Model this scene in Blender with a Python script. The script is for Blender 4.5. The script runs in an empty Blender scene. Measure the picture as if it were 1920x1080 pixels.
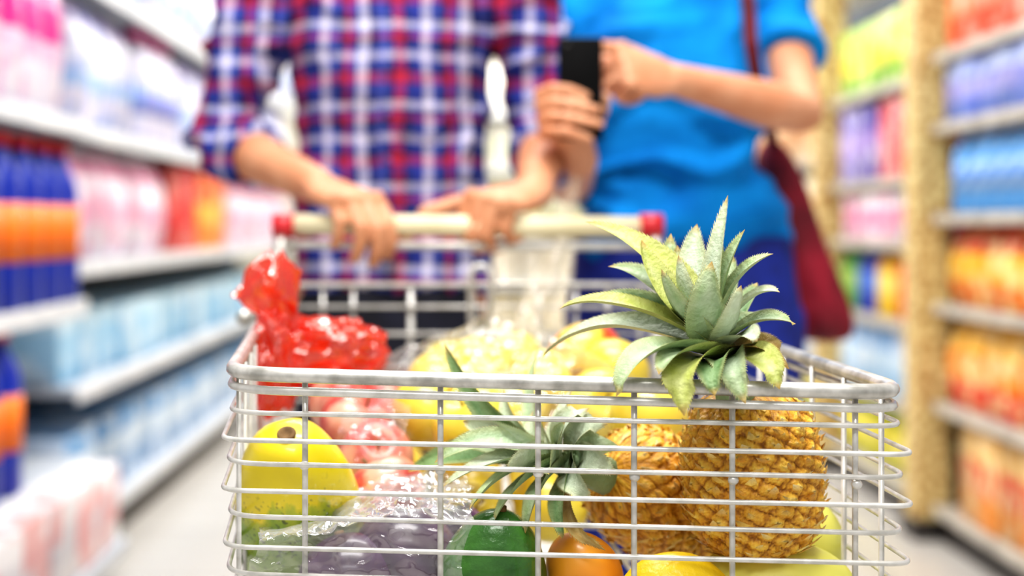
import bpy, bmesh, math, random
from mathutils import Vector, Matrix, Quaternion, noise
random.seed(7)
SC=bpy.context.scene; COL=SC.collection
F=2470.0; ZC=1.02
PI=math.pi
def P(px,py,Y): return Vector(((px-885)*Y/F, Y, ZC-(py-420)*Y/F))
def C(h):
    h=h.lstrip('#'); o=[]
    for i in (0,2,4):
        c=int(h[i:i+2],16)/255
        o.append(c/12.92 if c<=.04045 else ((c+.055)/1.055)**2.4)
    return (o[0],o[1],o[2],1)
def lerp(a,b,t): return tuple(a[i]+(b[i]-a[i])*t for i in range(4))
def V(*a): return Vector(a)
# ---------------------------------------------------------------- materials
def newmat(name):
    m=bpy.data.materials.new(name); m.use_nodes=True
    nt=m.node_tree; b=nt.nodes['Principled BSDF']; return m,nt,b
def N(nt,t,**k):
    n=nt.nodes.new(t)
    for a,v in k.items(): setattr(n,a,v)
    return n
def mixc(nt,fac,a,b,mode='MIX'):
    n=N(nt,'ShaderNodeMix',data_type='RGBA',blend_type=mode)
    for s,v in ((0,fac),(6,a),(7,b)):
        if isinstance(v,bpy.types.NodeSocket): nt.links.new(v,n.inputs[s])
        else: n.inputs[s].default_value=v
    return n.outputs[2]
def noisefac(nt,scale,detail=3,coord='Object',lo=.35,hi=.65):
    tc=N(nt,'ShaderNodeTexCoord'); n=N(nt,'ShaderNodeTexNoise'); n.inputs['Scale'].default_value=scale; n.inputs['Detail'].default_value=detail
    nt.links.new(tc.outputs[coord],n.inputs['Vector'])
    r=N(nt,'ShaderNodeMapRange'); r.inputs[1].default_value=lo; r.inputs[2].default_value=hi
    nt.links.new(n.outputs['Fac'],r.inputs[0]); return r.outputs[0]
def bump(nt,b,fac,strength,dist=.002):
    n=N(nt,'ShaderNodeBump'); n.inputs['Strength'].default_value=strength; n.inputs['Distance'].default_value=dist
    nt.links.new(fac,n.inputs['Height']); nt.links.new(n.outputs[0],b.inputs['Normal'])
def mat(name,c1,c2=None,scale=20,rough=.5,metal=0,bmp=0,bscale=None,coat=0,spec=.5,bd=.002,trl=0,lo=.35,hi=.65):
    m,nt,b=newmat(name)
    c1=C(c1); c2=C(c2) if c2 else lerp(c1,(0,0,0,1),.12)
    f=noisefac(nt,scale,lo=lo,hi=hi); cc=mixc(nt,f,c1,c2); nt.links.new(cc,b.inputs['Base Color'])
    b.inputs['Roughness'].default_value=rough; b.inputs['Metallic'].default_value=metal
    b.inputs['Specular IOR Level'].default_value=spec
    if coat: b.inputs['Coat Weight'].default_value=coat; b.inputs['Coat Roughness'].default_value=.1
    if bmp: bump(nt,b,noisefac(nt,bscale or scale*3,lo=.2,hi=.8),bmp,bd)
    if trl:
        tr=N(nt,'ShaderNodeBsdfTranslucent'); nt.links.new(cc,tr.inputs[0]); ms=N(nt,'ShaderNodeMixShader'); ms.inputs[0].default_value=trl
        nt.links.new(b.outputs[0],ms.inputs[1]); nt.links.new(tr.outputs[0],ms.inputs[2]); nt.links.new(ms.outputs[0],nt.nodes['Material Output'].inputs[0])
    return m
def ramp(nt,fac,stops,interp='CONSTANT'):
    r=N(nt,'ShaderNodeValToRGB'); cr=r.color_ramp; cr.interpolation=interp
    while len(cr.elements)<len(stops): cr.elements.new(.5)
    for e,(p,c) in zip(cr.elements,stops): e.position=p; e.color=C(c)
    nt.links.new(fac,r.inputs[0]); return r.outputs[0]
def band_mat(name,stops,rough=.4,blot=None,bfac=.5,bscale=9,interp='CONSTANT'):
    m,nt,b=newmat(name); tc=N(nt,'ShaderNodeTexCoord'); s=N(nt,'ShaderNodeSeparateXYZ')
    nt.links.new(tc.outputs['Generated'],s.inputs[0])
    c=ramp(nt,s.outputs[2],stops,interp)
    oi=N(nt,'ShaderNodeObjectInfo')
    if blot:
        ad=N(nt,'ShaderNodeVectorMath',operation='ADD')
        nt.links.new(tc.outputs['Object'],ad.inputs[0]); nt.links.new(oi.outputs['Random'],ad.inputs[1])
        n=N(nt,'ShaderNodeTexNoise'); n.inputs['Scale'].default_value=bscale; nt.links.new(ad.outputs[0],n.inputs['Vector'])
        r=N(nt,'ShaderNodeMapRange'); r.inputs[1].default_value=.50; r.inputs[2].default_value=.56; r.inputs[4].default_value=bfac
        nt.links.new(n.outputs['Fac'],r.inputs[0]); c=mixc(nt,r.outputs[0],c,C(blot))
    h=N(nt,'ShaderNodeHueSaturation'); mr=N(nt,'ShaderNodeMapRange'); mr.inputs[3].default_value=.74; mr.inputs[4].default_value=1.1
    nt.links.new(oi.outputs['Random'],mr.inputs[0]); nt.links.new(mr.outputs[0],h.inputs['Value']); nt.links.new(c,h.inputs['Color'])
    nt.links.new(h.outputs[0],b.inputs['Base Color']); b.inputs['Roughness'].default_value=rough
    return m
def vcol_mat(name,rough=.5,bmp=.2,bscale=300,spec=.4,var=.25):
    m,nt,b=newmat(name); a=N(nt,'ShaderNodeVertexColor',layer_name='Col')
    f=noisefac(nt,60); d=mixc(nt,f,(1,1,1,1),(1-var,1-var,1-var,1))
    nt.links.new(mixc(nt,1.0,a.outputs[0],d,'MULTIPLY'),b.inputs['Base Color'])
    b.inputs['Roughness'].default_value=rough; b.inputs['Specular IOR Level'].default_value=spec
    if bmp: bump(nt,b,noisefac(nt,bscale),bmp)
    return m
def film_mat(name,tint='#ffffff',dens=.16,bscale=45,mx=.75,base='#f4f6f6',df_=.45,trl=0):
    m,nt,b=newmat(name); nt.nodes.remove(b); out=nt.nodes['Material Output']
    tr=N(nt,'ShaderNodeBsdfTransparent'); tr.inputs[0].default_value=C(tint)
    gl=N(nt,'ShaderNodeBsdfGlossy'); gl.inputs['Roughness'].default_value=.10
    df=N(nt,'ShaderNodeBsdfDiffuse'); df.inputs[0].default_value=C(base); dfo=df.outputs[0]
    if trl:
        tl=N(nt,'ShaderNodeBsdfTranslucent'); tl.inputs[0].default_value=C(base); mt=N(nt,'ShaderNodeMixShader'); mt.inputs[0].default_value=trl
        nt.links.new(dfo,mt.inputs[1]); nt.links.new(tl.outputs[0],mt.inputs[2]); dfo=mt.outputs[0]
    bp=N(nt,'ShaderNodeBump'); bp.inputs['Strength'].default_value=1; bp.inputs['Distance'].default_value=.006
    nt.links.new(noisefac(nt,bscale,2,lo=.2,hi=.8),bp.inputs['Height'])
    nt.links.new(bp.outputs[0],gl.inputs['Normal'])
    lw=N(nt,'ShaderNodeLayerWeight'); lw.inputs[0].default_value=.3; nt.links.new(bp.outputs[0],lw.inputs['Normal'])
    m1=N(nt,'ShaderNodeMixShader'); m1.inputs[0].default_value=df_; nt.links.new(gl.outputs[0],m1.inputs[1]); nt.links.new(dfo,m1.inputs[2])
    mr=N(nt,'ShaderNodeMapRange'); mr.inputs[3].default_value=dens; mr.inputs[4].default_value=mx
    nt.links.new(lw.outputs['Facing'],mr.inputs[0])
    m2=N(nt,'ShaderNodeMixShader'); nt.links.new(mr.outputs[0],m2.inputs[0]); nt.links.new(tr.outputs[0],m2.inputs[1]); nt.links.new(m1.outputs[0],m2.inputs[2])
    nt.links.new(m2.outputs[0],out.inputs[0]); return m
def plaid_mat():
    m,nt,b=newmat('plaid cotton'); tc=N(nt,'ShaderNodeTexCoord')
    wn=N(nt,'ShaderNodeTexNoise'); wn.inputs['Scale'].default_value=9; nt.links.new(tc.outputs['Object'],wn.inputs['Vector'])
    sc=N(nt,'ShaderNodeVectorMath',operation='MULTIPLY_ADD'); sc.inputs[1].default_value=(.022,.022,.022); nt.links.new(wn.outputs['Color'],sc.inputs[0]); nt.links.new(tc.outputs['Object'],sc.inputs[2])
    s=N(nt,'ShaderNodeSeparateXYZ'); nt.links.new(sc.outputs[0],s.inputs[0])
    def per(sock,p,off):
        a=N(nt,'ShaderNodeMath',operation='MULTIPLY_ADD'); a.inputs[1].default_value=1/p; a.inputs[2].default_value=off; nt.links.new(sock,a.inputs[0])
        f=N(nt,'ShaderNodeMath',operation='FRACT'); nt.links.new(a.outputs[0],f.inputs[0]); return f.outputs[0]
    B='#323e94'; W='#dcd8ee'; R='#bc3048'; D='#22275a'; B2='#4c5aaa'
    sx=[(0,R),(.10,D),(.17,B),(.28,W),(.36,B2),(.44,D),(.51,R),(.57,B),(.64,W),(.74,D),(.81,B2),(.93,D)]
    sz=[(0,R),(.12,D),(.20,B),(.29,W),(.38,B2),(.46,D),(.55,R),(.61,B),(.68,W),(.78,D),(.86,B)]
    cx=ramp(nt,per(s.outputs[0],.162,.86),sx); cz=ramp(nt,per(s.outputs[2],.128,.22),sz)
    c=mixc(nt,.47,cx,cz); nt.links.new(c,b.inputs['Base Color']); b.inputs['Roughness'].default_value=.9; b.inputs['Specular IOR Level'].default_value=.15
    bump(nt,b,noisefac(nt,24),.6,.008); return m
M={}
M['wire']=mat('white painted wire','#dedcd8','#bebcb6',60,.3,.25,coat=.3)
M['rimm']=mat('worn white rim','#d6d4cf','#a09e98',55,.33,.35,coat=.3)
M['cream']=mat('cream plastic handle','#efe6c4','#e4d8b0',15,.4)
M['redp']=mat('red plastic','#d8343c','#b8202c',15,.35)
M['rubber']=mat('grey rubber','#4a4a4c',None,30,.7)
M['fruitskin']=vcol_mat('pineapple rind',.45,.4,260,.4,.12)
M['leaf']=vcol_mat('pineapple leaf',.5,.3,220,.35,.14)
M['stem']=mat('brown stem','#8a6a3e','#5a4020',80,.8)
M['yapple']=mat('yellow apple skin','#eedc5a','#dcc038',18,.3,coat=.3)
M['rapple']=mat('red apple skin','#b84a44','#e0a08a',26,.35,coat=.2,lo=.45,hi=.62)
M['plum']=mat('purple fruit skin','#341238','#64386a',16,.3,coat=.3)
M['avo']=mat('glossy green avocado skin','#2c5a22','#4c8634',26,.28,bmp=.35,bscale=200,coat=.4,bd=.002)
M['mango']=mat('orange mango skin','#f0a62c','#e0842a',12,.35,coat=.2)
M['lemon']=mat('yellow lemon skin','#f3d327','#e8bf1a',12,.35,bmp=.3,bscale=200)
M['melon']=mat('pale yellow melon skin','#e4de72','#d2d25a',9,.4)
M['blush']=mat('blushed yellow fruit skin','#f0c848','#e0481e',16,.3,coat=.3,lo=.42,hi=.52)
M['film']=film_mat('clear plastic film',dens=.07,mx=.34,df_=.3)
M['film1']=film_mat('crinkled plastic film',dens=.20,bscale=30,mx=.85,df_=.34)
M['film2']=film_mat('milky plastic film',dens=.22,bscale=25,mx=.45,base='#e4d8c0',df_=.8)
M['redfilm']=film_mat('thin red plastic film',tint='#ff9c78',dens=.42,bscale=20,mx=.9,base='#ff5e38',df_=.68,trl=.6)
M['skin1']=mat('tan skin','#dca07c','#c88762',14,.5,bmp=.3,bscale=60)
M['skin2']=mat('warm skin','#e6ab88','#d6926c',14,.5,bmp=.3,bscale=60)
M['plaid']=plaid_mat()
M['tee']=mat('bright blue jersey','#149aee','#0570bc',6,.85,bmp=.8,bscale=9,spec=.15,bd=.016)
M['denim1']=mat('dark denim','#1a1c30','#10121f',30,.8)
M['denim2']=mat('navy blue denim','#142c92','#0f2072',30,.8)
M['button']=mat('blue button','#4a54a0',None,30,.5)
M['shoe']=mat('brown leather','#3a281c',None,30,.5)
M['hair']=mat('dark brown hair','#2c1c12',None,60,.6)
M['maroon']=mat('maroon bag fabric','#a01430','#64081c',10,.7,bmp=.7,bscale=16,bd=.012)
M['strap']=mat('dark maroon strap','#6e1020','#540a18',30,.8)
M['black']=mat('black phone plastic','#050506','#08080a',20,.6,spec=.12)
M['glass']=mat('dark phone glass','#050507',None,20,.08)
M['shelf']=mat('pale shelf metal','#c6ccd4','#b4bcc6',6,.45)
M['rail']=mat('white price rail','#e8eaec','#ccd2d8',9,.4)
M['shelfr']=mat('warm grey shelf metal','#bdb6aa','#a8a298',6,.45)
M['railr']=mat('warm grey price rail','#cfc8ba','#aaa498',9,.45)
M['back']=mat('gondola back panel','#4e5a68','#3e4854',5,.6)
M['plinth']=mat('dark plinth','#3e3834','#2c2724',8,.5)
M['wood']=mat('mottled yellow wood','#ecd696','#a87c3e',34,.5,lo=.44,hi=.60)
M['wall']=mat('cream wall paint','#f0ead8','#e6dfcc',3,.7)
M['ceil']=mat('white ceiling tile','#f6f6f4',None,6,.8)
def floor_mat():
    m,nt,b=newmat('pale grey store tile'); tc=N(nt,'ShaderNodeTexCoord'); br=N(nt,'ShaderNodeTexBrick'); br.offset=0
    br.inputs['Scale'].default_value=1; br.inputs['Brick Width'].default_value=.6; br.inputs['Row Height'].default_value=.6; br.inputs['Mortar Size'].default_value=.004
    br.inputs['Color1'].default_value=C('#c6c2bc'); br.inputs['Color2'].default_value=C('#bebab4'); br.inputs['Mortar'].default_value=C('#928e88')
    nt.links.new(tc.outputs['Object'],br.inputs['Vector']); nt.links.new(br.outputs[0],b.inputs['Base Color']); b.inputs['Roughness'].default_value=.25; return m
M['floor']=floor_mat()
def papaya_mat():
    m,nt,b=newmat('papaya skin'); tc=N(nt,'ShaderNodeTexCoord'); s=N(nt,'ShaderNodeSeparateXYZ'); nt.links.new(tc.outputs['Generated'],s.inputs[0])
    n=N(nt,'ShaderNodeTexNoise'); n.inputs['Scale'].default_value=3.5; n.inputs['Detail'].default_value=5; nt.links.new(tc.outputs['Generated'],n.inputs['Vector'])
    a=N(nt,'ShaderNodeMath',operation='MULTIPLY_ADD'); a.inputs[1].default_value=.85; nt.links.new(n.outputs['Fac'],a.inputs[0]); nt.links.new(s.outputs[2],a.inputs[2])
    c=ramp(nt,a.outputs[0],[(0,'#55791e'),(.84,'#7e9c24'),(.95,'#b4ba24'),(.999,'#e2cf1c'),(1,'#e8d21c')],'LINEAR')
    v=N(nt,'ShaderNodeTexNoise'); v.inputs['Scale'].default_value=240; v.inputs['Detail'].default_value=1; nt.links.new(tc.outputs['Object'],v.inputs['Vector'])
    r=N(nt,'ShaderNodeMapRange'); r.inputs[1].default_value=.60; r.inputs[2].default_value=.70; nt.links.new(v.outputs['Fac'],r.inputs[0])
    lo=N(nt,'ShaderNodeMapRange'); lo.inputs[1].default_value=1.2; lo.inputs[2].default_value=.85; lo.inputs[4].default_value=.9; nt.links.new(a.outputs[0],lo.inputs[0])
    mm=N(nt,'ShaderNodeMath',operation='MULTIPLY'); nt.links.new(r.outputs[0],mm.inputs[0]); nt.links.new(lo.outputs[0],mm.inputs[1])
    nt.links.new(mixc(nt,mm.outputs[0],c,C('#2c3a10')),b.inputs['Base Color']); b.inputs['Roughness'].default_value=.35; b.inputs['Coat Weight'].default_value=.3; return m
M['papaya']=papaya_mat()
# ---------------------------------------------------------------- geometry
class G:
    def __init__(s): s.v=[]; s.f=[]; s.c=[]
    def rings(s,rs,cap=True,closed=False,cols=None):
        o=len(s.v); n=len(rs[0])
        for i,r in enumerate(rs):
            for p in r: s.v.append(Vector(p)); s.c.append(cols[i] if cols else (1,1,1,1))
        m=len(rs)
        for i in range(m if closed else m-1):
            for j in range(n):
                a=o+i*n+j; b=o+i*n+(j+1)%n; c=o+((i+1)%m)*n+(j+1)%n; d=o+((i+1)%m)*n+j
                s.f.append((a,b,c,d))
        if cap and not closed:
            s.f.append(tuple(o+j for j in reversed(range(n)))); s.f.append(tuple(o+(m-1)*n+j for j in range(n)))
    def tube(s,pts,r,n=8,rnd=False,closed=False,sq=None):
        pts=[Vector(p) for p in pts]; m=len(pts)
        R=[r]*m if not isinstance(r,(list,tuple)) else list(r)
        if rnd:
            t0=(pts[0]-pts[1]).normalized(); t1=(pts[-1]-pts[-2]).normalized(); a,b=R[0],R[-1]
            pts=[pts[0]+t0*a*.95,pts[0]+t0*a*.7]+pts+[pts[-1]+t1*b*.7,pts[-1]+t1*b*.95]
            R=[a*.3,a*.72]+R+[b*.72,b*.3]; m=len(pts)
        nrm=None; rs=[]
        for i in range(m):
            if closed: t=(pts[(i+1)%m]-pts[i-1]).normalized()
            else: t=(pts[min(i+1,m-1)]-pts[max(i-1,0)]).normalized()
            if nrm is None: nrm=t.orthogonal().normalized() if sq is None else (Vector(sq)-t*Vector(sq).dot(t)).normalized()
            else:
                nrm=nrm-t*nrm.dot(t); nrm.normalize()
            bn=t.cross(nrm)
            rs.append([pts[i]+(nrm*math.cos(2*PI*k/n)+bn*math.sin(2*PI*k/n))*R[i] for k in range(n)])
        s.rings(rs,True,closed)
    def ell(s,cx,rx,ry,rz,n=20,m=12,rot=None):
        rs=[]
        for i in range(m+1):
            t=PI*(i+.02)/(m+.04)
            ring=[Vector((rx*math.sin(t)*math.cos(2*PI*k/n),ry*math.sin(t)*math.sin(2*PI*k/n),-rz*math.cos(t))) for k in range(n)]
            if rot: ring=[rot@p for p in ring]
            rs.append([Vector(cx)+p for p in ring])
        s.rings(rs)
    def lathe(s,prof,n=20,o=(0,0,0)):
        o=Vector(o); s.rings([[o+Vector((max(r,1e-4)*math.cos(2*PI*k/n),max(r,1e-4)*math.sin(2*PI*k/n),z)) for k in range(n)] for r,z in prof])
    def box(s,a,b,bev=0):
        bm=bmesh.new(); bmesh.ops.create_cube(bm,size=1)
        for v in bm.verts: v.co=Vector([a[i]+(b[i]-a[i])*(v.co[i]+.5) for i in range(3)])
        if bev: bmesh.ops.bevel(bm,geom=bm.edges[:],offset=bev,segments=2,affect='EDGES',profile=.5)
        o=len(s.v); bm.verts.index_update()
        for v in bm.verts: s.v.append(v.co.copy()); s.c.append((1,1,1,1))
        for f in bm.faces: s.f.append(tuple(o+v.index for v in f.verts))
        bm.free()
    def xf(s,mtx): s.v=[mtx@v for v in s.v]; return s
def wl(o):
    p=Vector((0,0,0))
    while o: p+=o.location; o=o.parent
    return p
def mk(name,g,m,parent=None,origin=None,smooth=True):
    if parent: base=wl(parent)
    elif origin is not None: base=Vector(origin)
    else:
        xs=[v.x for v in g.v]; ys=[v.y for v in g.v]; zs=[v.z for v in g.v]
        base=Vector(((min(xs)+max(xs))/2,(min(ys)+max(ys))/2,min(zs)))
    me=bpy.data.meshes.new(name); me.from_pydata([v-base for v in g.v],[],g.f); me.update()
    bm=bmesh.new(); bm.from_mesh(me); bmesh.ops.recalc_face_normals(bm,faces=bm.faces); bm.to_mesh(me); bm.free()
    if any(c!=(1,1,1,1) for c in g.c):
        at=me.color_attributes.new('Col','FLOAT_COLOR','POINT')
        at.data.foreach_set('color',[x for c in g.c for x in c])
    me.materials.append(m)
    if smooth: me.shade_smooth() if hasattr(me,'shade_smooth') else None
    o=bpy.data.objects.new(name,me); COL.objects.link(o)
    if parent: o.parent=parent
    else: o.location=base
    return o
def sharp(o,ang=35):
    try: o.data.set_sharp_from_angle(angle=math.radians(ang))
    except Exception: pass
    return o
def tag(o,label=None,cat=None,group=None,kind=None):
    for k,v in (('label',label),('category',cat),('group',group),('kind',kind)):
        if v: o[k]=v
    return o
def thing(name,loc,label,cat,group=None):
    o=bpy.data.objects.new(name,None); COL.objects.link(o); o.location=loc; o.empty_display_size=.05
    return tag(o,label,cat,group)
def dup(root):
    r=root.copy(); COL.objects.link(r)
    for ch in list(root.children):
        c=ch.copy(); COL.objects.link(c); c.parent=r
        for gch in list(ch.children):
            d=gch.copy(); COL.objects.link(d); d.parent=c
    return r
def remesh(name,g,m,parent,vox,sm=3,disp=None):
    me=bpy.data.meshes.new('tmp'); me.from_pydata(g.v,[],g.f); me.update()
    ob=bpy.data.objects.new('tmp',me); COL.objects.link(ob)
    r=ob.modifiers.new('r','REMESH'); r.mode='VOXEL'; r.voxel_size=vox
    s=ob.modifiers.new('s','SMOOTH'); s.factor=.5; s.iterations=sm
    dg=bpy.context.evaluated_depsgraph_get(); me2=bpy.data.meshes.new_from_object(ob.evaluated_get(dg),depsgraph=dg)
    bpy.data.objects.remove(ob); base=wl(parent)
    if disp:
        ns=[v.normal.copy() for v in me2.vertices]
        for v,nn in zip(me2.vertices,ns): v.co=v.co+nn*disp(v.co)
    for v in me2.vertices: v.co-=base
    me2.name=name; me2.materials.clear(); me2.materials.append(m)
    for p in me2.polygons: p.use_smooth=True; p.material_index=0
    o=bpy.data.objects.new(name,me2); COL.objects.link(o); o.parent=parent; return o
def corner(pts,rad,k=6):
    out=[Vector(pts[0])]
    for i in range(1,len(pts)-1):
        a,b,c=Vector(pts[i-1]),Vector(pts[i]),Vector(pts[i+1])
        r=rad if not isinstance(rad,(list,tuple)) else rad[i]
        p=b+(a-b).normalized()*r; q=b+(c-b).normalized()*r
        for j in range(k+1):
            t=j/k; out.append(p*(1-t)**2+b*2*t*(1-t)+q*t*t)
    out.append(Vector(pts[-1])); return out
# ---------------------------------------------------------------- room
def slab(name,a,b,m):
    g=G(); g.box(a,b); o=mk(name,g,m,smooth=False); tag(o,kind='structure'); return o
slab('floor',(-4,-2,-.1),(4,12,0),M['floor'])
slab('ceiling',(-4,-2,3.3),(4,12,3.4),M['ceil'])
slab('wall_back',(-4,12,0),(4,12.1,3.3),M['wall'])
le,ln,lb=newmat('light diffuser'); lb.inputs['Emission Color'].default_value=(1,.98,.95,1); lb.inputs['Emission Strength'].default_value=3
ords=['nearest the camera','above the cart','above the two shoppers','past the two shoppers','half way down the aisle','at the far end of the aisle']
for i,y in enumerate((-.9,.9,2.9,5,7.4,10)):
    t=thing('ceiling_light',(0,y,3.24),'long white ceiling light panel '+ords[i],'ceiling light','ceiling lights over the aisle')
    g=G(); g.box((-.8,y-.2,3.24),(.8,y+.2,3.3),.01); mk('frame',g,M['rail'],t,smooth=False)
    g=G(); g.box((-.76,y-.17,3.232),(.76,y+.17,3.242)); mk('diffuser',g,le,t,smooth=False)
    L=bpy.data.lights.new('lamp','AREA'); L.shape='RECTANGLE'; L.size=1.6; L.size_y=.5; L.energy=(42,70,48,56,84,85)[i]; L.color=(1,.985,.96)
    lo=bpy.data.objects.new('lamp',L); lo.location=(0,y,3.2); COL.objects.link(lo)
# ---------------------------------------------------------------- gondolas
def gondola(label,sd,X,Y0,Y1,tiers,depth=.45,top=2.1,ms='shelf',mr='rail',rh=.045):
    t=thing('shelving_unit',(sd*(X+depth/2),(Y0+Y1)/2,0),label,'shelf')
    xb=sd*(X+depth); xf=sd*X
    lo=lambda a,b:(min(a,b),max(a,b))
    g=G(); a,b=lo(xb,xb+sd*.03); g.box((a,Y0,0),(b,Y1,top)); mk('back_panel',g,M['back'],t,smooth=False)
    g=G(); a,b=lo(xf+sd*.03,xb); g.box((a,Y0+.01,0),(b,Y1-.01,.09)); mk('plinth',g,M['plinth'],t,smooth=False)
    for yy in (Y0,Y1-.03):
        g=G(); a,b=lo(xb-sd*.06,xb); g.box((a,yy,0),(b,yy+.03,top)); mk('upright',g,M[ms],t,smooth=False)
    for z in tiers:
        g=G(); a,b=lo(xf+sd*.006,xb); g.box((a,Y0+.005,z-.025),(b,Y1-.005,z),.003); s=mk('shelf',g,M[ms],t,smooth=False)
        g=G(); a,b=lo(xf-sd*.006,xf+sd*.006); g.box((a,Y0+.005,z-rh),(b,Y1-.005,z+.003),.003); mk('price_rail',g,M[mr],s,smooth=False)
    return t
gu=gondola('pale shelving on the left carrying the blue bottles, nearest the camera',-1,1.10,2.6,3.76,[.36,.806,1.31,1.8])
g=G(); g.box((-1.5,2.61,.09),(-.98,3.75,.13),.004); mk('base_deck',g,M['shelf'],gu,smooth=False)
gondola('long pale shelving on the left behind the blue bottles',-1,1.14,3.8,8.6,[.15,.545,.91,1.31,1.76])
kw=dict(ms='shelfr',mr='railr',rh=.03)
gondola('pale shelving on the right with orange and light blue goods, nearest the camera',1,1.48,2.7,4.22,[.12,.45,.765,1.05,1.335,1.56],**kw)
gondola('pale shelving on the right between the two wooden posts',1,1.48,4.4,5.42,[.12,.4,.68,.96,1.18,1.52],**kw)
gondola('far pale shelving on the right beyond the second wooden post',1,1.48,5.58,8.6,[.12,.4,.68,.98,1.3,1.6],**kw)
for (y0,y1,x0,x1,lb_) in ((4.25,4.37,1.43,1.55,'thick mottled yellow wooden post between the right hand shelves, nearer one'),(5.45,5.55,1.43,1.55,'mottled yellow wooden post beside the elbow of the person in blue, farther one')):
    t=thing('wooden_post',((x0+x1)/2,(y0+y1)/2,0),lb_,'post')
    g=G(); g.box((x0,y0,.06),(x1,y1,2.4),.012); mk('shaft',g,M['wood'],t,smooth=False)
    g=G(); g.box((x0-.01,y0-.01,0),(x1+.01,y1+.01,.06),.008); mk('foot',g,M['plinth'],t,smooth=False)
# products
def bottle(name,bodym,capm,labm,h,r,l0,l1):
    def f():
        t=thing(name,(0,0,0),None,None)
        g=G(); g.lathe([(0,0),(r*.85,0),(r,.012),(r,h*.62),(r*.93,h*.72),(r*.55,h*.84),(r*.36,h*.89),(r*.36,h*.93),(0,h*.93)],18); mk('body',g,bodym,t)
        g=G(); g.lathe([(0,h*.92),(r*.50,h*.92),(r*.50,h*.99),(r*.42,h),(0,h)],14); mk('cap',g,capm,t)
        if labm:
            g=G(); g.lathe([(r*1.0,h*l0),(r*1.02,h*l0),(r*1.02,h*l1),(r*1.0,h*l1)],18); mk('label_band',g,labm,t)
        return t
    return f
def carton(name,m,w,d,h):
    def f():
        g=G(); g.box((-d/2,-w/2,0),(d/2,w/2,h),.008); return sharp(mk(name,g,m,None,(0,0,0)))
    return f
def pouch(name,m,w,d,h):
    def f():
        g=G(); rs=[]
        for i in range(13):
            t=i/12; th=d/2*max(.06,(math.sin(PI*min(1,.12+t*.92))**.6)); ww=w/2*(1-.06*math.sin(PI*t))
            ring=[]
            for k in range(20):
                a=2*PI*k/20; ca,sa=math.cos(a),math.sin(a)
                ring.append(V(th*math.copysign(abs(ca)**.7,ca),ww*math.copysign(abs(sa)**.6,sa),t*h+.004*noise.noise(V(k,t*5,h))))
            rs.append(ring)
        g.rings(rs); return mk(name,g,m,None,(0,0,0))
    return f
def fill(maker,sd,X,z,Y0,Y1,pitch,dep,label,cat,group,jit=.012,rows=1):
    root=None; n=max(1,int((Y1-Y0)/pitch+.01))
    for r in range(rows):
        for i in range(n):
            o=maker() if root is None else dup(root)
            if root is None: root=o
            o.location=(sd*(X+.015+dep/2+r*(dep+.01)+random.uniform(0,jit)),Y0+pitch*(i+.5),z+.001); o.rotation_euler.z=(PI if sd>0 else 0)+random.uniform(-.06,.06)
            tag(o,label,cat,group)
bb=mat('blue bottle plastic','#1038b8','#0b2a96',8,.3); oc=mat('orange label','#f58420','#ea7014',20,.5); rc=mat('red cap plastic','#d81e2c',None,20,.4)
wb=mat('white bottle plastic','#f0eef6','#d6d2ea',8,.35); mc=mat('magenta cap plastic','#e0208c',None,20,.4); lc=mat('lavender label','#a894d8','#6fa2de',20,.5)
lbm=mat('light blue bottle plastic','#4a98dc','#7ab6e6',10,.3); wc=mat('white cap','#f0f0f0',None,10,.4); bl2=mat('pale blue label','#b4d8f2','#2f70c4',25,.5)
fill(bottle('plastic_bottle',bb,rc,oc,.44,.058,.27,.60),-1,1.08,.806,2.66,3.74,.154,.116,'blue bottle with orange label and red cap on the upper bottle shelf at left','bottle','blue bottles on the upper shelf',0,1)
fill(bottle('plastic_bottle',bb,rc,oc,.41,.058,.27,.60),-1,1.08,.36,2.66,3.28,.154,.116,'blue bottle with orange label and red cap on the lower bottle shelf at left','bottle','blue bottles on the lower shelf',0,1)
pk=band_mat('white pouch with magenta band',[(0,'#ece6f0'),(.30,'#e6cfe4'),(.42,'#d82a92'),(.64,'#e89aca'),(.72,'#f4eef6')],.35,'#d84aa0',.35)
fill(pouch('pouch',pk,.15,.12,.46),-1,1.10,1.31,2.7,3.75,.16,.12,'white pouch with magenta band on the shelf above the blue bottles','pouch','magenta pouches above the bottles')
pw=band_mat('white pack with red mark',[(0,'#e6e4e6'),(.3,'#d2d0d6'),(.7,'#e8e6e8')],.4,'#e2584a',.5,6)
fill(carton('carton',pw,.19,.3,.22),-1,.97,.13,2.7,3.75,.205,.3,'white carton with red marks on the bottom shelf under the blue bottles','carton','white cartons on the bottom left shelf')
lv=band_mat('white lavender pack',[(0,'#dfdcf0'),(.3,'#a8c6ee'),(.42,'#eceaf6'),(.78,'#b09fd8'),(.92,'#e8e2f4')],.35,'#7fa4e4',.55,12)
fill(pouch('pouch',lv,.17,.13,.40),-1,1.14,1.31,3.85,4.65,.18,.13,'white pouch with lavender and pale blue print on the second shelf from the top','pouch','lavender pouches on the left shelf')
fill(bottle('plastic_bottle',wb,mc,lc,.41,.07,.25,.55),-1,1.14,1.31,4.7,5.4,.15,.14,'white bottle with magenta cap on the left shelf beside lavender pouches','bottle','magenta capped bottles')
fill(pouch('pouch',lv,.17,.13,.40),-1,1.14,1.31,5.45,8.5,.18,.13,'white and lavender pouch beyond the magenta capped bottles','pouch','far lavender pouches on the left shelf')
fill(pouch('pouch',lv,.20,.13,.33),-1,1.14,1.76,3.85,8.5,.21,.13,'white and lavender pouch on the topmost left shelf','pouch','lavender pouches on the top left shelf')
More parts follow.
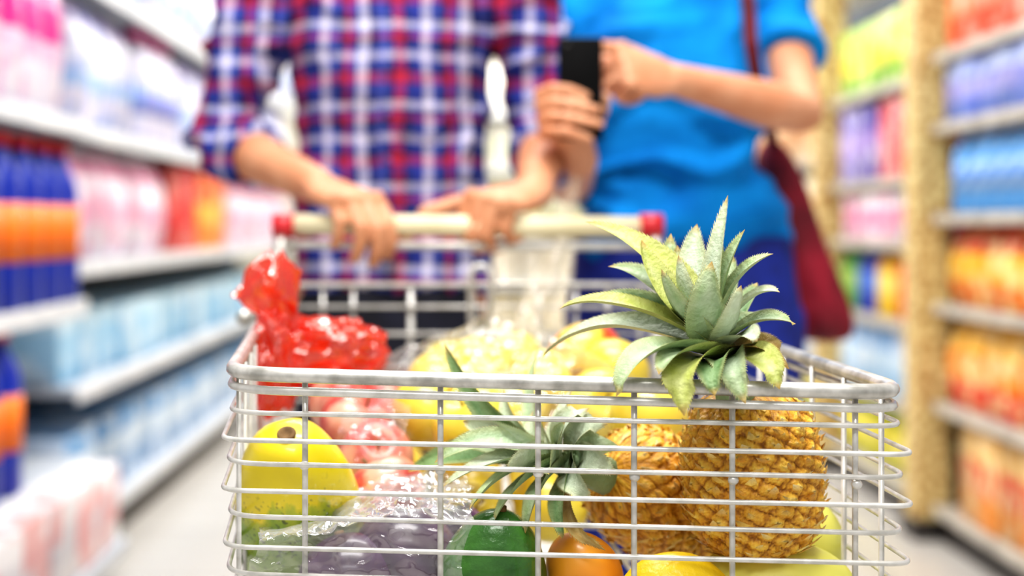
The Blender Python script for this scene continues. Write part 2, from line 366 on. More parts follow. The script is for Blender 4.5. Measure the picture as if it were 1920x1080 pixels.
wp=band_mat('white pink pack',[(0,'#ece0ea'),(.3,'#eec0d4'),(.5,'#f2e4ee'),(.75,'#e88cb4'),(.88,'#f2e6f0')],.35,'#e66a9c',.45,12)
fill(pouch('pouch',wp,.16,.14,.35),-1,1.14,.91,3.85,5.1,.17,.14,'white and pink pouch on the left shelf at handle height, before the red cartons','pouch','white and pink pouches')
cr=band_mat('red carton',[(0,'#d0141f'),(.3,'#dc2a30'),(.7,'#b8101f')],.4,'#f2b0a0',.4)
fill(carton('carton',cr,.19,.14,.34),-1,1.14,.91,5.15,5.6,.2,.14,'red carton between pink pouches and orange cartons on the left shelf','carton','red cartons on the left shelf')
co=band_mat('orange carton',[(0,'#e87a14'),(.35,'#f2a22a'),(.6,'#e24e1a')],.4,'#fbd878',.5)
fill(carton('carton',co,.19,.14,.33),-1,1.14,.91,5.62,6.3,.2,.14,'orange carton standing beside the red ones on the left shelf','carton','orange cartons on the left shelf')
fill(pouch('pouch',wp,.16,.14,.335),-1,1.14,.91,6.35,8.5,.17,.14,'white and pink pouch beyond the orange cartons','pouch','far white and pink pouches')
pb=band_mat('pale blue pack',[(0,'#7cb4d6'),(.2,'#9ccae6'),(.75,'#b8daec')],.4,'#e0eef6',.55,7)
fill(carton('carton',pb,.20,.36,.205),-1,1.16,.545,3.83,8.5,.214,.36,'pale blue carton on the second shelf from the floor at left','carton','pale blue cartons on the left shelf',.03)
pb2=band_mat('pale blue and white pack',[(0,'#84aad2'),(.4,'#c8daea'),(.7,'#6ea2d2')],.4,'#e8f0f6',.55,7)
fill(carton('carton',pb2,.20,.36,.24),-1,1.16,.15,3.83,8.5,.214,.36,'pale blue and white carton on the bottom left shelf behind the blue bottles','carton','blue and white cartons on the bottom left shelf',.03)
def B(n,*cs,blot=None,f=.7,s=12): return band_mat(n,[(i/len(cs),c) for i,c in enumerate(cs)],.4,blot,f,s)
R_=lambda mk_,z,y0,y1,p,d,l,c,g: fill(mk_,1,1.48,z,y0,y1,p,d,l,c,g)
R_(carton('carton',B('red orange carton','#ea5628','#f09060','#de3c28',blot='#f4d8c4'),.16,.2,.30),1.56,2.8,4.2,.17,.2,'orange red carton on the top shelf at right','carton','orange red cartons on the top right shelf')
R_(carton('carton',B('lavender carton','#7088d0','#a6a4e2','#b8c8f0',blot='#4a62c0'),.13,.2,.195),1.335,2.8,4.2,.14,.2,'lavender carton on the right shelf above the light blue bottles','carton','lavender cartons on the right shelf')
R_(bottle('plastic_bottle',lbm,wc,bl2,.265,.050,.25,.6),1.05,2.8,4.2,.112,.1,'light blue bottle with white cap on the right shelf','bottle','light blue bottles on the right shelf')
R_(pouch('pouch',B('orange yellow pouch','#ec7a10','#f4b82a','#e04a18',blot='#f8e4a0',s=16),.13,.12,.25),.765,2.8,4.2,.14,.12,'orange and yellow pouch on the right shelf under the light blue bottles','pouch','orange and yellow pouches on the right')
R_(pouch('pouch',B('red orange pouch','#e23c1c','#ee8c1c','#f4bc48',blot='#f8dca0',s=16),.13,.12,.275),.45,2.8,4.2,.14,.12,'red and orange pouch on the second shelf from the floor at right','pouch','red and orange pouches on the right')
R_(carton('carton',B('orange carton low','#ec9026','#e45424','#f2c070',blot='#f6d8a0',s=16),.15,.2,.29),.12,2.8,4.2,.16,.2,'orange carton on the bottom right shelf near the camera','carton','orange cartons on the bottom right shelf')
R_(carton('carton',B('green yellow carton','#78b82a','#f0dc34','#a8cc3c',blot='#f4f0a0'),.15,.2,.26),1.52,4.42,5.4,.16,.2,'green and yellow carton on the top shelf between the wooden posts','carton','green and yellow cartons')
R_(carton('carton',B('purple carton','#7462b8','#ac92d6','#5a4aa8',blot='#dcd8f2'),.14,.18,.29),1.18,4.9,5.4,.15,.18,'purple carton between the wooden posts','carton','purple cartons between the posts')
R_(carton('carton',B('coral carton','#dc4444','#ec7a7a','#cc303c',blot='#f2c8c8'),.14,.18,.29),1.18,4.42,4.88,.15,.18,'coral red carton beside the purple cartons between the posts','carton','coral cartons between the posts')
R_(carton('carton',B('pale pink carton','#ecd0de','#e69cb8','#f0e6ea',blot='#dc6c94'),.14,.18,.175),.96,4.42,5.4,.15,.18,'pale pink low carton between the wooden posts','carton','pale pink cartons between the posts')
for k,(nm,cols) in enumerate((('red',('#d82020','#ea6a40','#cc1a1a')),('yellow',('#ecc420','#f4dc70','#dca414')),('blue',('#1c3cb4','#5a80d8','#142c94')),('green',('#68b438','#acd468','#489828')))):
    R_(bottle('plastic_bottle',B(nm+' squat bottle',*cols),wc,None,.26,.056,0,0),.68,4.43+k*.245,4.43+(k+1)*.245,.12,.11,nm+' bottle on the shelf under the pale pink cartons','bottle',nm+' bottles between the posts')
R_(carton('carton',B('sky blue carton','#8cc2ea','#c4e0f4','#6ca8e0',blot='#eef6fc'),.15,.18,.24),.4,4.42,5.4,.16,.18,'sky blue carton on the low shelf between the wooden posts','carton','sky blue cartons between the posts')
R_(pouch('pouch',B('yellow green pouch','#d4d02c','#ecdc40','#b4c424',blot='#f4ec8c'),.13,.13,.255),.12,4.42,5.4,.14,.13,'yellow green pouch on the bottom shelf between the wooden posts','pouch','yellow green pouches between the posts')
far=[(1.6,'#f0d080','#e8b060'),(1.3,'#e8c8a0','#d8a070'),(.98,'#e8e0c8','#f0b080'),(.68,'#d8a0a0','#e8d0b0'),(.4,'#c8d8e8','#a8c0e0'),(.12,'#d8d060','#b8c040')]
fn=['tan','peach','cream','rose','ice blue','olive']
for (z,a,b_),nm in zip(far,fn):
    R_(carton('carton',B(nm+' carton',a,b_,a),.17,.2,.24),z,5.62,8.5,.19,.2,nm+' carton on the far right shelving beyond the posts','carton',nm+' cartons on the far right shelving')
t=thing('shelving_unit',(0,10.6,0),'cream shelving across the far end of the aisle between the shoppers','shelf')
g=G(); g.box((-1.1,10.8,0),(1.1,10.84,2.2)); mk('back_panel',g,M['wall'],t,smooth=False)
ends=[(.1,'#e8d8b0','#d8c498','straw'),(.55,'#e6dcc4','#ccbca0','sand'),(1.0,'#e4dc9a','#f0ecc8','pale yellow'),(1.45,'#f0ecd8','#dfe4b4','ivory'),(1.9,'#f4f0e6','#e0dcd0','white')]
for z,ca,cb,nm in ends:
    g=G(); g.box((-1.1,10.4,z-.03),(1.1,10.8,z),.004); mk('shelf',g,M['rail'],t,smooth=False)
    root=None
    for k in range(9):
        o=carton('carton',B(nm+' end carton',ca,cb,ca,blot='#fbf8ee'),.3,.2,.36)() if root is None else dup(root)
        root=root or o
        o.location=(-.96+.24*k,10.56,z+.001); o.rotation_euler.z=PI/2; o.scale=(1,.7,1)
        tag(o,nm+' carton on the shelving at the far end of the aisle','carton',nm+' cartons at the end of the aisle')
# ---------------------------------------------------------------- cart
FL=V(-.184,1.0,0); FR=V(.319,.962,0); RR=V(.275,1.82,0); RL=V(-.278,1.82,0)
def zrim(x,d=0): 
    t=(x-FL.x)/(FR.x-FL.x); t=max(0,min(1,t)); return ZC-(.1135+.010*t)-d
def ypath(d,off=0,rad=.035):
    pts=[]
    for p in (RL,FL,FR,RR): 
        q=p.copy(); cx=.04; q.x+=math.copysign(off,q.x-cx)
        if p in (FL,FR): q.y-=off
        pts.append(q)
    out=corner(pts,rad,8)
    for q in out: q.z=zrim(q.x,d)
    return out
cart=thing('shopping_cart',(.03,1.4,0),'white wire shopping cart full of fruit with cream and red handle','shopping cart')
g=G(); g.tube(ypath(0,0,.045),.0058,12); mk('rim',g,M['rimm'],cart)
g=G(); g.tube(ypath(.0120,.001,.045),.0034,8); mk('rim_wire',g,M['wire'],cart)
drops=[.0300,.0500,.0680,.0880,.1085,.1300,.152,.176]
for i,d in enumerate(drops):
    pa=ypath(d*1.0,[.000,.005,.002,.005,.001,.004,.002,0][i],[.03,.022,.032,.02,.03,.022,.03,.03][i])
    for q in pa: q.z+=.0075*max(0,min(1,(q.x-FL.x)/(FR.x-FL.x)))*.8+.0010*noise.noise(V(q.x*9,q.y*5,i*3.3))
    g=G(); g.tube(pa,.0020,8); mk('horizontal_wire',g,M['wire'],cart)
ZB=.69
def frontY(x): 
    t=(x-FL.x)/(FR.x-FL.x); return FL.y+(FR.y-FL.y)*t
for px in (565,825,1010,1190,1372,1597):
    x=(px-885)*.978/F; y=frontY(x)+.0045
    g=G(); g.tube([V(x,y,zrim(x,.004)),V(x,y,zrim(x,.06)),V(x,y,ZB+.03),V(x,y+.015,ZB+.004),V(x,y+.1,ZB)],.0023,8); vw=mk('vertical_wire',g,M['wire'],cart)
    for dd in (.012,.068):
        g=G(); g.ell(V(x,y-.004,zrim(x,dd)),.0042,.0036,.0036,10,6); mk('weld_bead',g,M['wire'],vw)
for (a,b) in ((FL,RL),(FR,RR)):
    for k in range(10):
        t=.05+.1*k; p=a.lerp(b,t); p.x+=(-.0045 if a is FR else .0045)
        g=G(); g.tube([V(p.x,p.y,zrim(p.x,.004)),V(p.x,p.y,ZB+.02),V(p.x+(.02 if a is FL else -.02),p.y,ZB)],.0022,6); mk('vertical_wire',g,M['wire'],cart)
for k in range(12):
    t=(k+.5)/12; a=FL.lerp(FR,t); b=RL.lerp(RR,t); g=G(); g.tube([V(a.x,a.y+.02,ZB-.003),V(b.x,b.y,ZB-.003)],.0022,6); mk('floor_wire',g,M['wire'],cart)
for k in range(6):
    t=.08+k*.17; a=FL.lerp(RL,t); b=FR.lerp(RR,t); g=G(); g.tube([V(a.x,a.y,ZB-.0075),V(b.x,b.y,ZB-.0075)],.003,6); mk('floor_wire',g,M['wire'],cart)
gy=1.80
zt=ZC-.083
g=G(); g.tube([V(-.245,gy,ZB),V(-.245,gy,zt),V(.245,gy,zt),V(.245,gy,ZB)],.004,8); mk('gate_frame',g,M['wire'],cart)
for z in (ZC-.113,ZC-.150,ZC-.195,ZC-.24,ZC-.285):
    g=G(); g.tube([V(-.245,gy-.003,z),V(.245,gy-.003,z)],.0028,6); mk('gate_wire',g,M['wire'],cart)
for px in (605,662,770,885,918,1010,1080,1140,1200):
    x=(px-885)*gy/F; g=G(); g.tube([V(x,gy+.003,zt),V(x,gy+.003,ZB)],.0045 if px in (770,885,918) else .003,6); mk('gate_wire',g,M['wire'],cart)
xa,xb=(882-885)*gy/F,(920-885)*gy/F
g=G(); g.tube([V(xa,gy-.005,zt-.05)]+[V((xa+xb)/2+(xa-xb)/2*math.cos(PI*k/8),gy-.005,zt+.012+.014*math.sin(PI*k/8)) for k in range(9)]+[V(xb,gy-.005,zt-.05)],.0042,8); mk('gate_loop',g,M['wire'],cart)
HY=1.85; hz=ZC-.002
hx=lambda px:(px-885)*HY/F
g=G(); g.tube([V(hx(548),HY,hz+.001),V(hx(1205),HY,hz-.003)],.0150,16); hd=mk('handle_grip',g,M['cream'],cart)
for a,b in ((513,552),(1200,1242)):
    g=G(); g.tube([V(hx(a),HY,hz-.001),V(hx(b),HY,hz-.001)],.0175,16); mk('handle_end',g,M['redp'],cart)
g=G(); g.tube([V(hx(520),HY-.005,hz-.027),V(hx(1235),HY-.005,hz-.03)],.006,10); mk('lower_bar',g,M['wire'],cart)
for s_,px,c in ((-1,528,RL),(1,1228,RR)):
    g=G(); g.tube(corner([V(hx(px),HY,hz-.008),V(hx(px),HY-.02,hz-.06),V(c.x,1.72,zrim(c.x,0)),V(c.x,1.6,zrim(c.x,0))],.03),.009,10); mk('handle_bracket',g,M['rimm'],cart)
    g=G(); g.tube([V(hx(px),HY,hz-.01),V(c.x+.01*-s_,1.8,.5),V(c.x-.02*s_,1.75,.2)],.011,10); mk('rear_leg',g,M['rimm'],cart)
    fx=FL.x+.05 if s_<0 else FR.x-.05
    g=G(); g.tube(corner([V(c.x-.02*s_,1.75,.2),V(fx,1.1,.16),V(fx,1.12,ZB)],.05),.011,10); mk('base_rail',g,M['rimm'],cart)
    for (wx,wy) in ((c.x-.02*s_,1.75),(fx,1.14)):
        g=G(); g.box((wx-.022,wy-.02,.06),(wx+.022,wy+.02,.175),.006); ff=mk('caster_fork',g,M['rimm'],cart,smooth=False)
        g=G(); g.lathe([(0,-.014),(.05,-.014),(.058,-.009),(.058,.009),(.05,.014),(0,.014)],20); g.xf(Matrix.Translation(V(wx,wy,.058))@Matrix.Rotation(PI/2,4,'Y')); mk('wheel',g,M['rubber'],ff)
# ---------------------------------------------------------------- pineapples
LG=C('#93ac82'); LP=C('#c0ceb4'); LY=C('#b6c05c'); LB=C('#b8924e'); LD=C('#6a8e5c')
def leaf(g,base,ctrl,tip,W,axis,kind='g',seg=20):
    W=W*1.34
    r=(tip-base); r=r-axis*r.dot(axis)
    if r.length<.01: r=V(.3,-1,0)-axis*V(.3,-1,0).dot(axis)
    r.normalize(); side=axis.cross(r).normalized()
    c0={'g':LG,'y':LY,'d':LD,'p':LP,'b':LB}[kind]; cc={'g':LP,'y':C('#d2d79a'),'d':C('#98b486'),'p':C('#d6e0cc'),'b':C('#d8bf88')}[kind]
    ph=random.random()*10
    o=len(g.v)
    for i in range(seg+1):
        t=i/seg; p=base*(1-t)**2+ctrl*2*t*(1-t)+tip*t*t
        tg=((ctrl-base)*(1-t)+(tip-ctrl)*t).normalized()
        sd=(side-tg*side.dot(tg)).normalized(); nn=tg.cross(sd).normalized()
        if nn.dot(axis)-nn.dot(r)<0: nn=-nn
        w=W*(.78+.44*min(t/.35,1)*.56)*max(0,1-t**2.3)**.85+.0002
        wv=noise.noise(V(ph,t*3,0))*.12
        for k,(u,h) in enumerate(((-1,.42),(-.55,.10),(0,0),(.55,.10),(1,.42))):
            g.v.append(p+sd*w*u+nn*w*(h+wv*u))
            c=lerp(c0,cc,max(0,min(1,max(0,(.8-abs(u))*.8)+.5*noise.noise(V(ph+u*3,t*11,2)))))
            c=lerp(c,LY,max(0,min(1,(t-.55)*1.1))*(.5 if kind in 'gp' else .2))
            if t>.9: c=lerp(c,LB,min(1,(t-.9)/.09))
            if abs(u)==1: c=lerp(c,C('#d6cf9a'),.35)
            g.c.append(c)
    for i in range(seg):
        for k in range(4):
            a=o+i*5+k; g.f.append((a,a+1,a+6,a+5))
    for i in range(1,seg-1):
        for k in (0,4):
            for h in (0,.5):
                a=g.v[o+i*5+k]; b=g.v[o+(i+1)*5+k]; m0=a.lerp(b,h); m1=a.lerp(b,h+.4); inn=g.v[o+i*5+2]
                out=(m0-inn).normalized()*.0018
                q=len(g.v); g.v+= [m0,m1,m1+out+(b-a)*.35]; g.c+=[c0,c0,C('#c8b070')]; g.f.append((q,q+1,q+2))
def fruit(g,Bp,Tp,R,cols=15,rows=16,nt=270,nh=160):
    ax=(Tp-Bp); Lh=ax.length; ax.normalize(); e1=ax.orthogonal().normalized(); e2=ax.cross(e1)
    o=len(g.v)
    CB=C('#aa7026'); CO=C('#eaa42a'); CG=C('#f9ce54'); CR=C('#d08c28'); CD=C('#806024'); CT=C('#f2e09c')
    rad=lambda h: R*(1-abs(2*h-1)**3.6)**.5*(1+.05*(.5-h))
    for i in range(nh+1):
        h=.004+.992*i/nh; rr=rad(h)
        for j in range(nt):
            th=2*PI*j/nt; cx,sx=math.cos(th),math.sin(th)
            u=th/(2*PI)*cols+h*3; v=h*rows/2
            w1=noise.noise(V(cx*3,sx*3,h*5))*.2+noise.noise(V(cx*11,sx*11,h*19))*.14
            w2=noise.noise(V(cx*3+9,sx*3,h*5))*.2+noise.noise(V(cx*11,sx*11+7,h*19))*.14
            u+=w1; v+=w2
            best=9
            for sh in (0,.5):
                du=u+sh-round(u+sh); dv=v+sh-round(v+sh); d=math.hypot(du,dv)*.55+(abs(du)+abs(dv))*.45
                if d<best: best=d; b=(du,dv,round(u+sh)%cols,round(v+sh),sh)
            t=max(0,1-best/.46)
            rnd=noise.noise(V(b[2]*1.7+.3,b[3]*2.3+b[4],5.1)); fine=noise.noise(V(cx*34,sx*34,h*70)); f2=noise.noise(V(cx*70,sx*70,h*120))
            dsp=.0044*math.sqrt(max(0,min(1,t*1.2)))*(1+.25*rnd)+.0010*fine+.0006*f2
            tip=max(0,1-math.hypot(b[0]*1.5,(b[1]-.03)*2.0)/.16)
            dsp+=.0020*tip
            c=lerp(CB,CO,max(0,min(1,t*3+.9*fine))); c=lerp(c,CG,max(0,min(1,(t-.05)*1.7+.6*fine))*max(0,min(1,.85+.8*rnd)))
            c=lerp(c,CR,max(0,min(.5,-rnd*.9+.7*f2)))
            if tip>0: c=lerp(c,CT,min(.8,tip))
            if tip>.6: c=lerp(c,CD,.8)
            g.v.append(Bp+ax*(h*Lh)+(e1*cx+e2*sx)*(rr+dsp*min(1,rr/R*1.3))); g.c.append(c)
    for i in range(nh):
        for j in range(nt):
            a=o+i*nt+j; b2=o+i*nt+(j+1)%nt; g.f.append((a,b2,b2+nt,a+nt))
    g.f.append(tuple(o+j for j in range(nt))); g.f.append(tuple(o+nh*nt+j for j in range(nt)))
    for iv in range(1,rows):
        for ju in range(cols):
            h=iv/rows
            u=ju+(.5 if iv%2 else 0); th=(u-h*3)/cols*2*PI+random.uniform(-.06,.06); h+=random.uniform(-.012,.012)
            def S(hh,dth,out): 
                hh=max(.01,min(.99,hh)); return Bp+ax*(hh*Lh)+(e1*math.cos(th+dth)+e2*math.sin(th+dth))*(rad(hh)+out)
            ln=(.35+.4*random.random())/rows; w=.05+.05*random.random(); sk=random.uniform(-.14,.14)
            ca=lerp(C('#eaa42c'),C('#f6d064'),random.random()); ct=lerp(C('#f8eab4'),C('#a87c38'),random.random())
            q=len(g.v)
            g.v+=[S(h-.006,-w,.0044),S(h-.012,0,.0060),S(h-.006,w,.0044),S(h+ln*.5,-w*.5+sk*.5,.0062),S(h+ln*.4,sk*.5,.0075),S(h+ln*.5,w*.5+sk*.5,.0062),S(h+ln,sk,.0078+.002*random.random())]
            g.c+=[ca]*3+[lerp(ca,ct,.5)]*3+[ct]
            g.f+=[(q,q+1,q+4,q+3),(q+1,q+2,q+5,q+4),(q+3,q+4,q+6),(q+4,q+5,q+6)]
def pineapple(label,Bp,Tp,R,Cb,Ct,leaves):
    t=thing('pineapple',Bp,label,'pineapple')
    g=G(); fruit(g,Bp,Tp,R); mk('fruit',g,M['fruitskin'],t)
    ax=(Ct-Cb).normalized(); g=G()
    g.tube([Cb-ax*.015,Cb,Ct],[.016,.014,.005],10); g.c=[LG]*len(g.v)
    for (tip,ctrl,s,W,k) in leaves:
        base=Cb.lerp(Ct,s); leaf(g,base,P(*ctrl),P(*tip),W,ax,k)
    mk('crown',g,M['leaf'],t); return t
lv1=[((1365,366,1.03),(1330,520,1.00),.9,.0080,'p'),((1097,416,1.07),(1235,450,1.04),.7,.0115,'y'),((1258,438,1.08),(1243,560,1.05),.7,.0105,'g'),
((1307,420,1.06),(1285,520,1.04),.8,.0115,'p'),((1397,430,1.01),(1352,510,1.0),.8,.0100,'g'),((1450,476,1.0),(1375,500,.99),.75,.0105,'g'),
((1462,548,.985),(1415,530,.985),.65,.009,'p'),((1492,607,.99),(1425,575,.98),.5,.010,'g'),((1048,580,1.04),(1150,530,1.03),.45,.0115,'y'),
((1015,672,1.1),(1130,555,1.06),.4,.0145,'p'),((1155,744,.955),(1190,610,.96),.35,.0145,'g'),((1283,780,.938),(1250,640,.945),.3,.0145,'y'),
((1398,757,.942),(1350,640,.95),.25,.0115,'g'),((1462,730,.95),(1440,640,.955),.3,.0115,'y'),((1480,692,.985),(1440,620,.98),.4,.0105,'b'),
((1203,450,1.03),(1222,560,1.0),.6,.0145,'y'),((1335,490,.985),(1318,600,.965),.55,.0140,'g'),((1272,478,1.0),(1262,580,.985),.6,.0120,'p'),
((1390,535,.975),(1380,610,.965),.5,.0105,'p'),((1235,702,.95),(1262,630,.955),.3,.0125,'g'),((1120,556,1.09),(1200,540,1.06),.4,.0105,'d'),
((1340,742,.94),(1320,650,.95),.25,.0115,'d'),((1420,640,.955),(1400,610,.955),.45,.010,'p'),((1420,530,1.07),(1390,580,1.06),.6,.010,'d'),
((1350,450,1.05),(1340,560,1.03),.75,.011,'d'),((1240,505,.99),(1255,600,.98),.5,.0115,'g'),
((1140,500,1.08),(1225,500,1.05),.55,.011,'g'),((1440,600,1.03),(1400,580,1.02),.5,.0105,'d'),((1270,460,1.06),(1270,560,1.04),.65,.0105,'g'),((1375,480,1.06),(1360,560,1.04),.7,.0105,'g'),((1445,660,1.01),(1420,620,1.0),.35,.011,'g')]
pineapple('upright pineapple with tall green crown rising over the front rim',P(1422,1042,1.06),P(1400,728,1.048),.0510,P(1370,715,1.025),P(1335,590,1.015),lv1)
lv2=[((833,644,1.14),(900,800,1.09),.6,.0095,'d'),((1012,650,1.24),(975,760,1.18),.6,.010,'g'),((1105,765,1.06),(1030,780,1.05),.4,.0105,'p'),
((815,868,1.05),(910,790,1.05),.7,.0095,'g'),((828,915,1.035),(930,840,1.03),.6,.0095,'p'),((880,955,1.02),(945,865,1.015),.5,.0105,'g'),
((765,885,1.14),(870,820,1.12),.8,.010,'d'),((945,725,1.13),(945,820,1.08),.7,.0095,'p'),((1140,795,1.05),(1065,780,1.05),.3,.0105,'p'),
((1155,890,1.025),(1090,840,1.02),.2,.0105,'p'),((985,1000,1.015),(1000,905,1.005),.4,.011,'g'),((1055,1010,1.01),(1040,930,1.005),.3,.010,'d'),
((1135,1032,1.008),(1030,985,1.005),.2,.006,'b'),((925,980,1.015),(965,895,1.01),.5,.010,'g'),((1000,770,1.10),(985,840,1.06),.6,.0105,'p'),((1075,725,1.12),(1040,800,1.09),.5,.0105,'p'),((1105,940,1.01),(1060,880,1.005),.3,.0105,'p'),
((868,790,1.08),(935,810,1.06),.7,.0095,'p'),((1030,890,1.0),(1035,850,1.01),.5,.010,'g'),((850,830,1.10),(925,810,1.08),.7,.0095,'g'),((1165,840,1.06),(1095,810,1.05),.25,.010,'g'),((950,880,1.0),(985,850,1.01),.6,.0095,'p'),((1060,790,1.03),(1040,830,1.03),.45,.010,'g')]
pineapple('second pineapple leaning behind the upright one, grey green crown pointing left',P(1345,985,1.20),P(1140,880,1.10),.050,P(1110,885,1.085),P(985,850,1.06),lv2)
# ---------------------------------------------------------------- other fruit
def rotm(rx,ry,rz): return Matrix.Rotation(rz,4,'Z')@Matrix.Rotation(ry,4,'Y')@Matrix.Rotation(rx,4,'X')
pc=P(555,932,1.135)
t=thing('papaya',pc-V(0,0,.1),'large yellow and green speckled papaya standing at the left front','papaya')
g=G(); rs=[]
A=Matrix.Translation(pc)@rotm(.74,.0,0)
for i in range(41):
    s=i/40; z=-.120+.210*s; q=(s-.40)/(.60 if s>.40 else .40); r=.0545*max(0,1-abs(q)**(2.5 if s>.4 else 3.2))**(.58 if s>.4 else .5)
    zz=z-(.006*math.exp(-((r/.011)**2)) if s>.5 else 0)
    rs.append([A@V(max(r,.0004)*(1+.03*math.cos(5*a))*math.cos(a),max(r,.0004)*(1+.03*math.cos(5*a))*math.sin(a),zz) for a in [2*PI*k/40 for k in range(40)]])
g.rings(rs); mk('flesh',g,M['papaya'],t)
g=G(); g.lathe([(0,.080),(.0065,.0835),(.0080,.0865),(.0058,.0880),(.0040,.0868),(0,.0866)],16); g.xf(A); mk('stem_scar',g,M['stem'],t)
def apple_maker(name,m,R):
    def f():
        t=thing(name,(0,0,0),None,None); g=G(); pr=[]
        for i in range(25):
            th=PI*i/24; x=R*math.sin(th)*(1+.06*math.cos(PI-th)); z=-R*.92*math.cos(th)
            z-=(R*.30*math.exp(-(x/(R*.3))**2) if z>0 else -R*.15*math.exp(-(x/(R*.25))**2)); pr.append((x,z))
        g.lathe(pr,28); mk('skin',g,m,t)
        g=G(); g.tube([V(0,0,R*.58),V(.001,0,R*.8),V(.004,0,R*1.05)],[.0015,.0012,.0018],6); mk('stem',g,M['stem'],t); return t
    return f
def pile(maker,pts,labels,cat,group):
    root=None
    for i,p in enumerate(pts):
        o=maker() if root is None else dup(root)
        if root is None: root=o
        o.location=p; o.rotation_euler=(random.uniform(-.9,.9),random.uniform(-.9,.9),random.uniform(0,6))
        lab=labels if isinstance(labels,str) else labels[i]
        tag(o,lab,cat,group)
pile(apple_maker('apple',M['rapple'],.036),[P(665,800,1.29),P(722,775,1.35),P(705,860,1.25),P(725,925,1.19),P(640,760,1.36)],
 ['red apple just right of the papaya stem end','red apple behind the others under the red plastic bag','red apple half way up beside the papaya','lowest red apple beside the papaya','red apple tucked behind the papaya under the red bag'],'apple','red apples beside the papaya')
ya=[P(828,725,1.42),P(890,800,1.25),P(805,775,1.32),P(895,695,1.52),P(965,685,1.57),P(1150,700,1.46),P(1215,785,1.28),P(1125,765,1.36),P(1020,725,1.42),P(960,775,1.35),P(850,690,1.62)]
yl=['yellow apple left of the tall dark leaf tip behind the rim','yellow apple directly under the dark leaf, nearest in the bag','yellow apple beside the red apples under the rim','yellow apple under the plastic bag knot','yellow apple right of the plastic bag knot','yellow apple behind the left leaves of the tall crown','yellow apple between the two pineapples below the rim','yellow apple above the lying pineapple','yellow apple behind the pale leaf of the lying crown','yellow apple behind the lying crown below the rim','farthest yellow apple at the back of the clear bag']
pile(apple_maker('apple',M['yapple'],.040),ya,yl,'apple','yellow apples in the cart')
low=[V(-.09+.085*i,1.27+.085*j,ZB+.04) for i in range(4) for j in range(4) if not(i>=2 and j==0)]
pile(apple_maker('apple',M['yapple'],.040),low,'yellow apple in the bottom layer of the cart','apple','yellow apples in the bottom layer')
def egg(name,label,cat,c,rx,ry,rz,m,rot=(0,0,0),nip=0,pear=0,stem=True):
    t=thing(name,Vector(c)-V(0,0,rz),label,cat); g=G(); pr=[]
    for i in range(41):
        th=PI*i/40; x=math.sin(th); z=-math.cos(th); x*=(1-pear*.35*z)
        if nip: z+=nip*(abs(z)**14)*math.copysign(1,z)
        pr.append((x,z))
    g.lathe(pr,40); A=Matrix.Translation(Vector(c))@rotm(*rot)@Matrix.Diagonal((rx,ry,rz,1)); g.xf(A); mk('skin',g,m,t)
    if stem:
        g=G(); g.lathe([(0,.97+nip),(.1,.96+nip),(.09,1.06+nip),(0,1.07+nip)],12); g.xf(A); mk('stem_end',g,M['stem'],t)
    return t
for p,r,l in ((P(762,1045,1.09),.045,'large dark purple fruit in the middle of the clear bag'),(P(655,1092,1.07),.043,'large dark purple fruit at the left end of the clear bag'),(P(838,1022,1.135),.042,'large dark purple fruit under the lying crown, at the back of the bag')):
    tag(egg('fruit',l,'fruit',p,r,r*.95,r*.92,M['plum'],(random.uniform(-.6,.6),random.uniform(-.6,.6),0)),group='purple fruit in the clear bag')
egg('avocado','smooth dark green avocado at the bottom centre behind the wires','avocado',P(924,1078,1.035),.043,.034,.055,M['avo'],(.2,.12,0),0,.4,True)
egg('mango','orange mango at the bottom between avocado and lemon','mango',P(1098,1082,1.05),.038,.032,.030,M['mango'],(0,1.2,.2),0,.25)
egg('lemon','bright yellow lemon at the bottom edge under the pineapples','lemon',P(1262,1114,1.012),.032,.028,.042,M['lemon'],(0,1.5,.1),.12)
egg('melon','pale yellow green melon under the upright pineapple','melon',P(1452,1106,1.06),.040,.046,.066,M['melon'],(0,PI/2,0))
egg('melon','yellow green melon behind the upright pineapple by the right wires','melon',P(1482,1030,1.135),.046,.045,.05,M['melon'],(.3,.2,0))
egg('mango','yellow mango with a red blush behind the pineapple leaves','mango',P(1092,668,1.48),.036,.034,.046,M['blush'],(0,1.1,.3))
# films and bags
def sheet(name,fn,nu,nv,m,label,cat,amp,sc):
    g=G()
    for i in range(nu+1):
        for j in range(nv+1):
            p=fn(i/nu,j/nv); q=p*sc
            r=(1-abs(noise.noise(q))*2)*.6+(1-abs(noise.noise(q*2.3+V(3,1,2)))*2)*.4
            g.v.append(p+V(.5*noise.noise(q+V(9,0,0)),-.7*r+.4,r)*amp); g.c.append((1,1,1,1))
    for i in range(nu):
        for j in range(nv):
            a=i*(nv+1)+j; g.f.append((a,a+1,a+nv+2,a+nv+1))
    o=mk(name,g,m); return tag(o,label,cat)
def f1(u,v):
    px=478+400*u
    s=min(1,v/.4); s=s*s*(3-2*s)
    Y=1.15-.151*s
    py=(995-95*min(1,u*1.5)+8*math.sin(u*7))*(1-v)+1140*v-25*math.sin(PI*v)*(1-u)
    return P(px+10*math.sin(v*6),py,Y)
sheet('produce_bag',f1,140,90,M['film1'],'clear crinkled plastic bag around the purple fruit','plastic bag',.009,32)
def f2(u,v):
    a=2*PI*u; c=V(.03,1.45,0); r=(.015+.185*min(1,v*1.1)**.75)
    z=.886-.10*v**2.2+.035*math.exp(-v*12)
    return V(c.x+r*math.cos(a)*.95,c.y+.02+r*math.sin(a)*1.0,z)
sheet('produce_bag',f2,110,50,M['film'],'clear plastic bag knotted over the yellow apples','plastic bag',.009,18)
def f4(u,v):
    px=632+128*u
    s=min(1,v/.45); s=s*s*(3-2*s)
    return P(px+8*math.sin(v*7),725*(1-v)+960*v+10*math.sin(u*6),1.36-.19*s)
